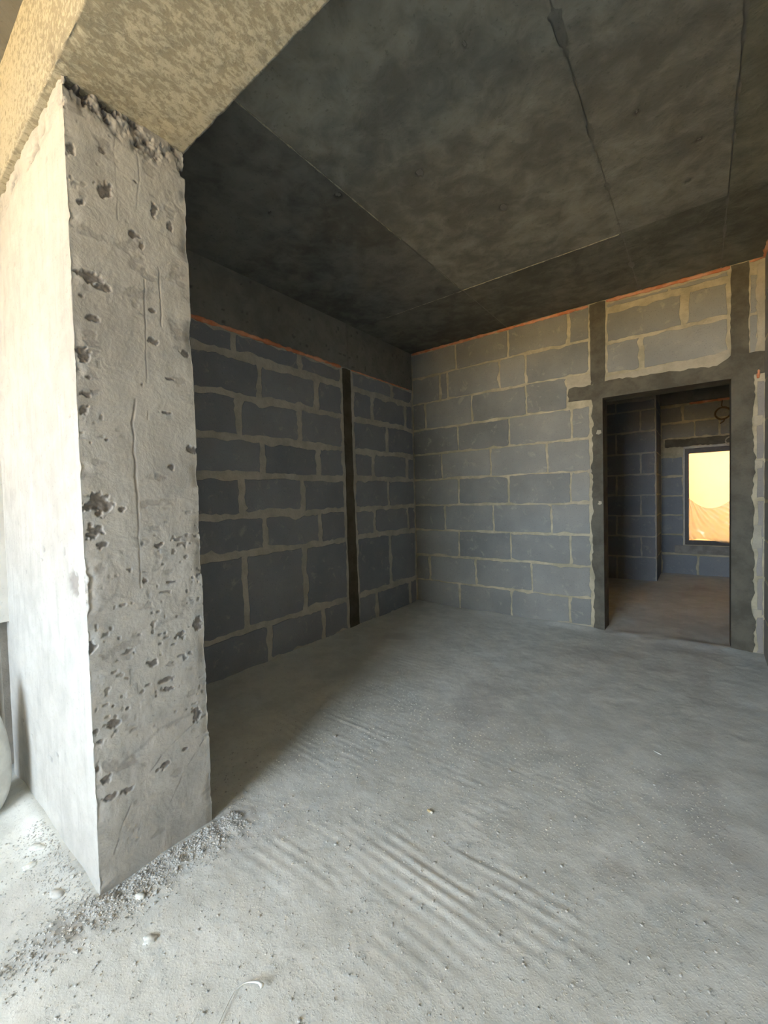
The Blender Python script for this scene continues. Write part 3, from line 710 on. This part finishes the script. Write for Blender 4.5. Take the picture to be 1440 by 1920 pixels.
# space behind the doorway
wh = MB().box(-3.3, XS, YS, YF + 0.2, -0.05, H + 0.02).build('wall_stub', M['mortar_left'])
tag(wh, 'dark block wall end seen through the doorway', 'wall', kind='structure')
FS = ((0, YS, 0), (1, 0, 0), (0, 0, 1), (0, -1, 0))
zst = [-0.02, 0.329, 0.62, 0.912, 1.20, 1.49, 1.782, 2.086, 2.38, 2.52]
rowsS = [(zst[k], zst[k + 1], bond(-1.9, XS - 0.004, XS - (0.18 if k % 2 else 0.48))) for k in range(9)]
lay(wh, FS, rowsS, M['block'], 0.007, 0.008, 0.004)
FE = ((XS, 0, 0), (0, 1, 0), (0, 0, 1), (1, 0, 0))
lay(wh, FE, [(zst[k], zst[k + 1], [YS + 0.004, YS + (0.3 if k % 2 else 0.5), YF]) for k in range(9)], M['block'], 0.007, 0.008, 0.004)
# far wall with window
GX0, GX1, GZ0, GZ1 = -0.182, 0.82, 0.44, 1.865
wfar = MB().box(XS - 0.05, GX0, YF, YF + 0.25, -0.05, H + 0.02).box(GX1, 2.2, YF, YF + 0.25, -0.05, H + 0.02).box(GX0, GX1, YF, YF + 0.25, GZ1, H + 0.02).box(GX0, GX1, YF, YF + 0.25, -0.05, GZ0).build('wall_far', M['mortar'])
tag(wfar, 'warm lit block wall around the far window beyond the doorway', 'wall', kind='structure')
FF = ((0, YF, 0), (1, 0, 0), (0, 0, 1), (0, -1, 0))
lay(wfar, FF, [(2.015, 2.26, [XS, -0.06, 0.22, 0.8, 1.4]), (2.26, 2.50, [XS, -0.2, 0.38, 0.98, 1.4])], M['block_back'], 0.010, 0.010, 0.004)
lay(wfar, FF, [(z0, z1, [XS, GX0 - 0.01]) for z0, z1 in ((0.3, 0.59), (0.59, 0.88), (0.88, 1.17), (1.17, 1.46), (1.46, 1.75))], M['block'], 0.008, 0.008, 0.004)
lay(wfar, FF, [(-0.02, 0.29, [XS, -0.02, 0.58, 1.18])], M['block'], 0.008, 0.008, 0.004)
ragged('lintel', [(-0.42, 1.90), (1.1, 1.90), (1.1, 2.01), (-0.42, 2.01)], FF, 0.012, M['render'], wfar, 0.008, 0.03, seed=81)
MB().box(XS, 2.1, YF - 0.10, YF + 0.05, 2.53, H + 0.02).build('ring_beam', M['band'], wfar)
foam([(-0.12, YF - 0.01, 2.515), (0.3, YF - 0.012, 2.518), (1.2, YF - 0.01, 2.515)], 0.018, wfar, 11)
MB().box(GX0 - 0.12, GX1 + 0.1, YF - 0.03, YF + 0.1, GZ0 - 0.13, GZ0 - 0.01).build('sill', M['sill'], wfar)
ho = MB().box(1.6, 1.8, YB + 0.2, YF + 0.2, -0.1, H + 0.02).build('wall_right_far', M['plain']); tag(ho, 'side wall of the space beyond the doorway', 'wall', kind='structure')
hl = MB().box(-3.5, -3.2, -3.4, YF + 0.2, -0.1, H + 0.02).build('wall_left_outer', M['plain']); tag(hl, 'outer wall closing the left side of the flat', 'wall', kind='structure')

win = bpy.data.objects.new('window_1', None); C.objects.link(win); win.location = (0, 0, 0)
tag(win, 'far window with a dark frame seen through the doorway', 'window', kind='structure')
fy0, fy1, fw = YF + 0.03, YF + 0.10, 0.055
MB().box(GX0, GX0 + fw, fy0, fy1, GZ0, GZ1).build('frame_bar', M['frame'], win)
MB().box(GX1 - fw, GX1, fy0, fy1, GZ0, GZ1).build('frame_bar', M['frame'], win)
MB().box(GX0 + fw, GX1 - fw, fy0, fy1, GZ1 - 0.075, GZ1).build('frame_bar', M['frame'], win)
MB().box(GX0 + fw, GX1 - fw, fy0, fy1, GZ0, GZ0 + 0.065).build('frame_bar', M['frame'], win)
MB().box(GX0 - 0.012, GX0 + 0.006, YF - 0.012, fy0, GZ0, GZ1 + 0.02).build('film_strip', M['film'], win)
MB().box(GX0 - 0.012, GX1, YF - 0.012, fy0, GZ1 - 0.004, GZ1 + 0.025).build('film_strip', M['film'], win)
MB().box(GX0 + fw - 0.005, GX1 - fw + 0.005, fy0 + 0.03, fy0 + 0.036, GZ0 + 0.06, GZ1 - 0.07).build('pane', M['glass'], win)

# ------------------------------------------------------------------ plastic sheet hanging over the lower window
def sheet():
    u = np.linspace(0, 1, 90); v = np.linspace(0, 1, 60)
    U_, V_ = np.meshgrid(u, v, indexing='ij')
    x = GX0 + 0.05 + U_ * 0.90
    p = (U_ % 0.56) / 0.56                       # swags between the pinned points
    topz = 1.135 - 0.15 * np.sin(np.pi * p) ** 0.9 - 0.02 * U_
    z = topz + (0.505 + 0.03 * np.sin(U_ * 9) - topz) * V_
    ang = np.arctan2((x - (GX0 + 0.05)), (1.14 - z) + 0.05)
    fold = 0.012 * np.sin(ang * 26) * np.exp(-U_ * 1.4) + 0.010 * np.sin((x + z * 0.8) * 42) * V_ + 0.01 * fbm(x * 14, z * 14, 401, 3)
    y = YF + 0.005 - 0.018 * np.sin(np.pi * V_) - fold
    o = grid_mesh('plastic_sheet', np.stack([x, y, z], -1), M['sheet'])
    sol = o.modifiers.new('thickness', 'SOLIDIFY'); sol.thickness = 0.0008
    tag(o, 'crumpled translucent plastic sheet sagging across the lower half of the far window', 'plastic sheet')
sheet()

# ------------------------------------------------------------------ cable coils on the far wall
def coil(cx, cz, r, turns, mat, label, tail, top):
    pts = []
    N = turns * 28
    for i in range(N + 1):
        a = math.pi / 2 + 2 * math.pi * i / 28
        rr = r * (1 + 0.06 * math.sin(i * 0.41) + 0.03 * (i / N))
        pts.append((cx + rr * math.cos(a), YF - 0.035 - 0.020 * math.sin(i * 0.9) * 0.4 - 0.010 * i / N, cz + rr * math.sin(a)))
    o = MB().tube(pts, 0.0075, 7).build('cable_coil', mat, None, True)
    tag(o, label, 'cable', 'cable coils on the far wall')
    if top: MB().tube([(cx, YF - 0.035, cz + r), (cx - 0.012, YF - 0.02, cz + r + 0.03), (cx - 0.004, YF - 0.005, top)], 0.007, 7).build('cable_end', mat, o, True)
    if tail: MB().tube([(cx + 0.02, YF - 0.045, cz - r), (cx + 0.01, YF - 0.045, cz - r - 0.03), (cx - 0.03, YF - 0.045, cz - r - 0.06)], 0.008, 7).build('cable_end', mat, o, True)
coil(0.258, 2.315, 0.082, 4, M['cable'], 'brown cable coil hanging high on the far wall under the orange foam', True, 2.51)
coil(0.345, 1.925, 0.055, 3, M['cable_pale'], 'small pale cable coil at the lintel of the far window', False, None)

# ------------------------------------------------------------------ sack beside the pillar
def sack():
    nu, nv = 48, 36
    a = np.linspace(0, 2 * np.pi, nu); t = np.linspace(0, 1, nv)
    A, T = np.meshgrid(a, t, indexing='ij')
    prof = np.sin(np.pi * np.clip(T * 0.93 + 0.07, 0, 1) ** 0.8) ** 0.42
    prof = prof * (1 - 0.28 * T) * (1 + 0.05 * fbm(np.cos(A) * 2 + 3, T * 5 + np.sin(A) * 2, 501, 3))
    x = -2.375 + 0.125 * prof * np.cos(A) + 0.02 * T
    y = 0.25 + 0.16 * prof * np.sin(A) + 0.02 * T
    z = -0.005 + 0.56 * T + 0.01 * np.sin(A * 5) * T
    P_ = np.stack([x, y, z], -1); P_[-1] = P_[0]
    P_[:, 0, 0] = -2.375; P_[:, 0, 1] = 0.25
    P_[:, -1, 0] = -2.355; P_[:, -1, 1] = 0.27
    o = grid_mesh('sack', P_, M['sack'])
    tag(o, 'rounded white sack standing on the floor beside the pitted pillar', 'sack')
sack()

# ------------------------------------------------------------------ small things on the floor
def fz(x, y): return float(floor_z(np.array([[x]]), np.array([[y]]))[0][0, 0])
def flake(name, x, y, L, Wd, t, rot, mat, label, cat, group=None, seed=0, tilt=0.15):
    r = random.Random(seed); n = 15; t *= 0.6; ring = []
    for k in range(n):
        w = 2 * math.pi * k / n; q = r.uniform(0.68, 1.15)
        ring.append((math.cos(w) * L / 2 * q, math.sin(w) * Wd / 2 * q))
    c, s_ = math.cos(rot), math.sin(rot); z0 = fz(x, y); verts = []
    for h, k in ((-t * 0.6, 0.9), (t * 0.3, 1.0), (t, 0.82)):
        for (p, q) in ring:
            verts.append((x + (p * c - q * s_) * k, y + (p * s_ + q * c) * k, z0 + h + tilt * p * 0.2))
    f = [(i, (i + 1) % n, n + (i + 1) % n, n + i) for i in range(n)] + [(n + i, n + (i + 1) % n, 2 * n + (i + 1) % n, 2 * n + i) for i in range(n)]
    f += [tuple(range(n))[::-1], tuple(2 * n + i for i in range(n))]
    return tag(link(name, verts, f, mat, None, True), label, cat, group)
flake('concrete_chip', -1.275, 0.490, 0.045, 0.032, 0.010, 0.6, M['chip'], 'white angular chip on the screed in front of the pillar corner', 'chip', seed=1)
flake('concrete_chip', -1.955, 0.385, 0.075, 0.035, 0.010, 0.5, M['chip'], 'long pale flake on the floor below the bright pillar face', 'chip', seed=2)
flake('concrete_chip', -1.885, 0.350, 0.050, 0.034, 0.009, 1.0, M['chip'], 'smaller pale flake beside the long flake below the bright pillar face', 'chip', seed=3)
flake('concrete_chip', -1.665, 0.372, 0.060, 0.034, 0.014, 0.4, M['rubble'], 'grey slab chip lying by the foot of the pillar edge', 'chip', seed=4)
flake('concrete_chip', -1.435, 0.530, 0.034, 0.022, 0.016, 0.4, M['chip'], 'white chip in the crumbs along the pillar base', 'chip', seed=5)
flake('wood_splinter', -0.166, 2.338, 0.040, 0.007, 0.006, -0.5, M['chip'], 'thin white splinter on the open floor towards the doorway', 'splinter', seed=6)
# cigarette butt
cb = bpy.data.objects.new('cigarette_butt', None); C.objects.link(cb)
z0 = fz(-0.864, 1.381)
cb.location = (-0.864, 1.381, z0 + 0.003)
tag(cb, 'small pale cigarette butt lying on the dusty floor', 'cigarette butt')
MB().tube([(-0.012, 0.002, 0.002), (0.004, 0, 0.002)], 0.0042, 10).build('filter', M['tip'], cb)
MB().tube([(0.004, 0, 0.002), (0.009, -0.0005, 0.002), (0.013, -0.001, 0.0025)], [0.0042, 0.0044, 0.0036], 10).build('paper', M['paper'], cb)
# white plastic tie
tp = [(-0.905, 0.455), (-0.928, 0.50), (-0.946, 0.535), (-0.956, 0.562), (-0.950, 0.586), (-0.931, 0.599), (-0.912, 0.604), (-0.895, 0.603)]
pts = []
for i in range(len(tp) - 1):
    for k in range(4):
        t = k / 4; a = tp[max(i - 1, 0)]; b_ = tp[i]; c_ = tp[i + 1]; d_ = tp[min(i + 2, len(tp) - 1)]
        q = [0.5 * ((2 * b_[j]) + (-a[j] + c_[j]) * t + (2 * a[j] - 5 * b_[j] + 4 * c_[j] - d_[j]) * t * t + (-a[j] + 3 * b_[j] - 3 * c_[j] + d_[j]) * t ** 3) for j in range(2)]
        lift = 0.006 + 0.010 * sstep(16, 26, i * 4 + k)
        pts.append((q[0], q[1], fz(*q) + float(lift)))
rad = [0.0013 + 0.0016 * float(sstep(16, 24, k)) + 0.003 * float(sstep(24, 27, k)) for k in range(len(pts))]
tie = MB().tube(pts, rad, 8).build('cable_tie', M['white_plastic'], None, True)
tag(tie, 'thin curved white plastic strip lying on the floor', 'plastic strip')

# loose crumbs along the pillar base (too many to count)
def crumbs():
    ico_v = []; t = (1 + 5 ** 0.5) / 2
    for s1 in (-1, 1):
        for s2 in (-1, 1):
            ico_v += [(0, s1, s2 * t), (s1, s2 * t, 0), (s2 * t, 0, s1)]
    V0 = np.array(ico_v) / math.hypot(1, t)
    F0 = []
    for i in range(12):
        for j in range(i + 1, 12):
            for k in range(j + 1, 12):
                if all(abs(np.linalg.norm(V0[a] - V0[b]) - 1.0515) < 0.01 for a, b in ((i, j), (j, k), (i, k))):
                    n = np.cross(V0[j] - V0[i], V0[k] - V0[i])
                    F0.append((i, j, k) if n @ V0[i] > 0 else (i, k, j))
    F0 = np.array(F0)
    N = 12000
    t_ = rng.random(N); sel = rng.random(N)
    x = np.where(sel < 0.30, -1.545 + 0.02 * t_ + np.abs(rng.normal(0, 0.065, N)), np.where(sel < 0.42, -1.50 + rng.normal(0, 0.045, N), rng.uniform(-1.9, 0.1, N)))
    y = np.where(sel < 0.30, 0.42 + 0.50 * t_, np.where(sel < 0.42, -0.2 + 0.62 * t_, rng.uniform(0.25, 2.2, N)))
    # some also in front of the bright pillar face
    fr = (sel > 0.93); x = np.where(fr, rng.uniform(-2.1, -1.5, N), x); y = np.where(fr, 0.44 - np.abs(rng.normal(0, 0.06, N)), y)
    r = np.where(sel < 0.42, rng.gamma(1.8, 0.0008, N), rng.gamma(1.7, 0.0007, N)) + 0.0009
    r = np.minimum(r, 0.009)
    ok = ~((x < XP + 0.004) & (y > Y1 - 0.004) & (y < Y2 + 0.004))
    x, y, r = x[ok], y[ok], r[ok]
    z, _ = floor_z(x[:, None], y[:, None]); z = z[:, 0]
    sc = rng.uniform(0.6, 1.25, (len(x), 12, 1)) * r[:, None, None]
    V = V0[None] * sc * np.array([1, 1, 0.75]) + np.stack([x, y, z + r * 0.25], -1)[:, None, :]
    F = (F0[None] + 12 * np.arange(len(x))[:, None, None]).reshape(-1, 3)
    o = link('concrete_crumbs', V.reshape(-1, 3).tolist(), F.tolist(), M['rubble'])
    tag(o, 'loose grey concrete crumbs scattered along the pillar base and floor', 'crumbs', kind='stuff')
crumbs()

# ------------------------------------------------------------------ outside
gr = MB().box(-45, 45, -45, -3.45, -0.5, -0.25).box(-45, 45, 7.9, 45, -0.5, -0.25).build('ground', M['ground'])
tag(gr, 'sunlit sandy ground outside', 'ground', kind='structure')
fa = MB()
fa.box(-1.9, 2.7, 9.2, 9.5, -0.3, 1.42).box(-1.9, 2.7, 9.204, 9.5, 1.42, 5.3).box(-1.9, -1.6, 7.85, 9.2, -0.3, 5.3).box(2.4, 2.7, 7.85, 9.2, -0.3, 5.3).box(-1.9, 2.7, 7.86, 7.99, 3.1, 5.3)  # side and near upper walls added, unseen, to keep sun off the yellow wall
fa = fa.build('wall_outside', M['facade']); tag(fa, 'yellow plastered wall outside the far window, with added unseen walls blocking the sun', 'wall', kind='structure')
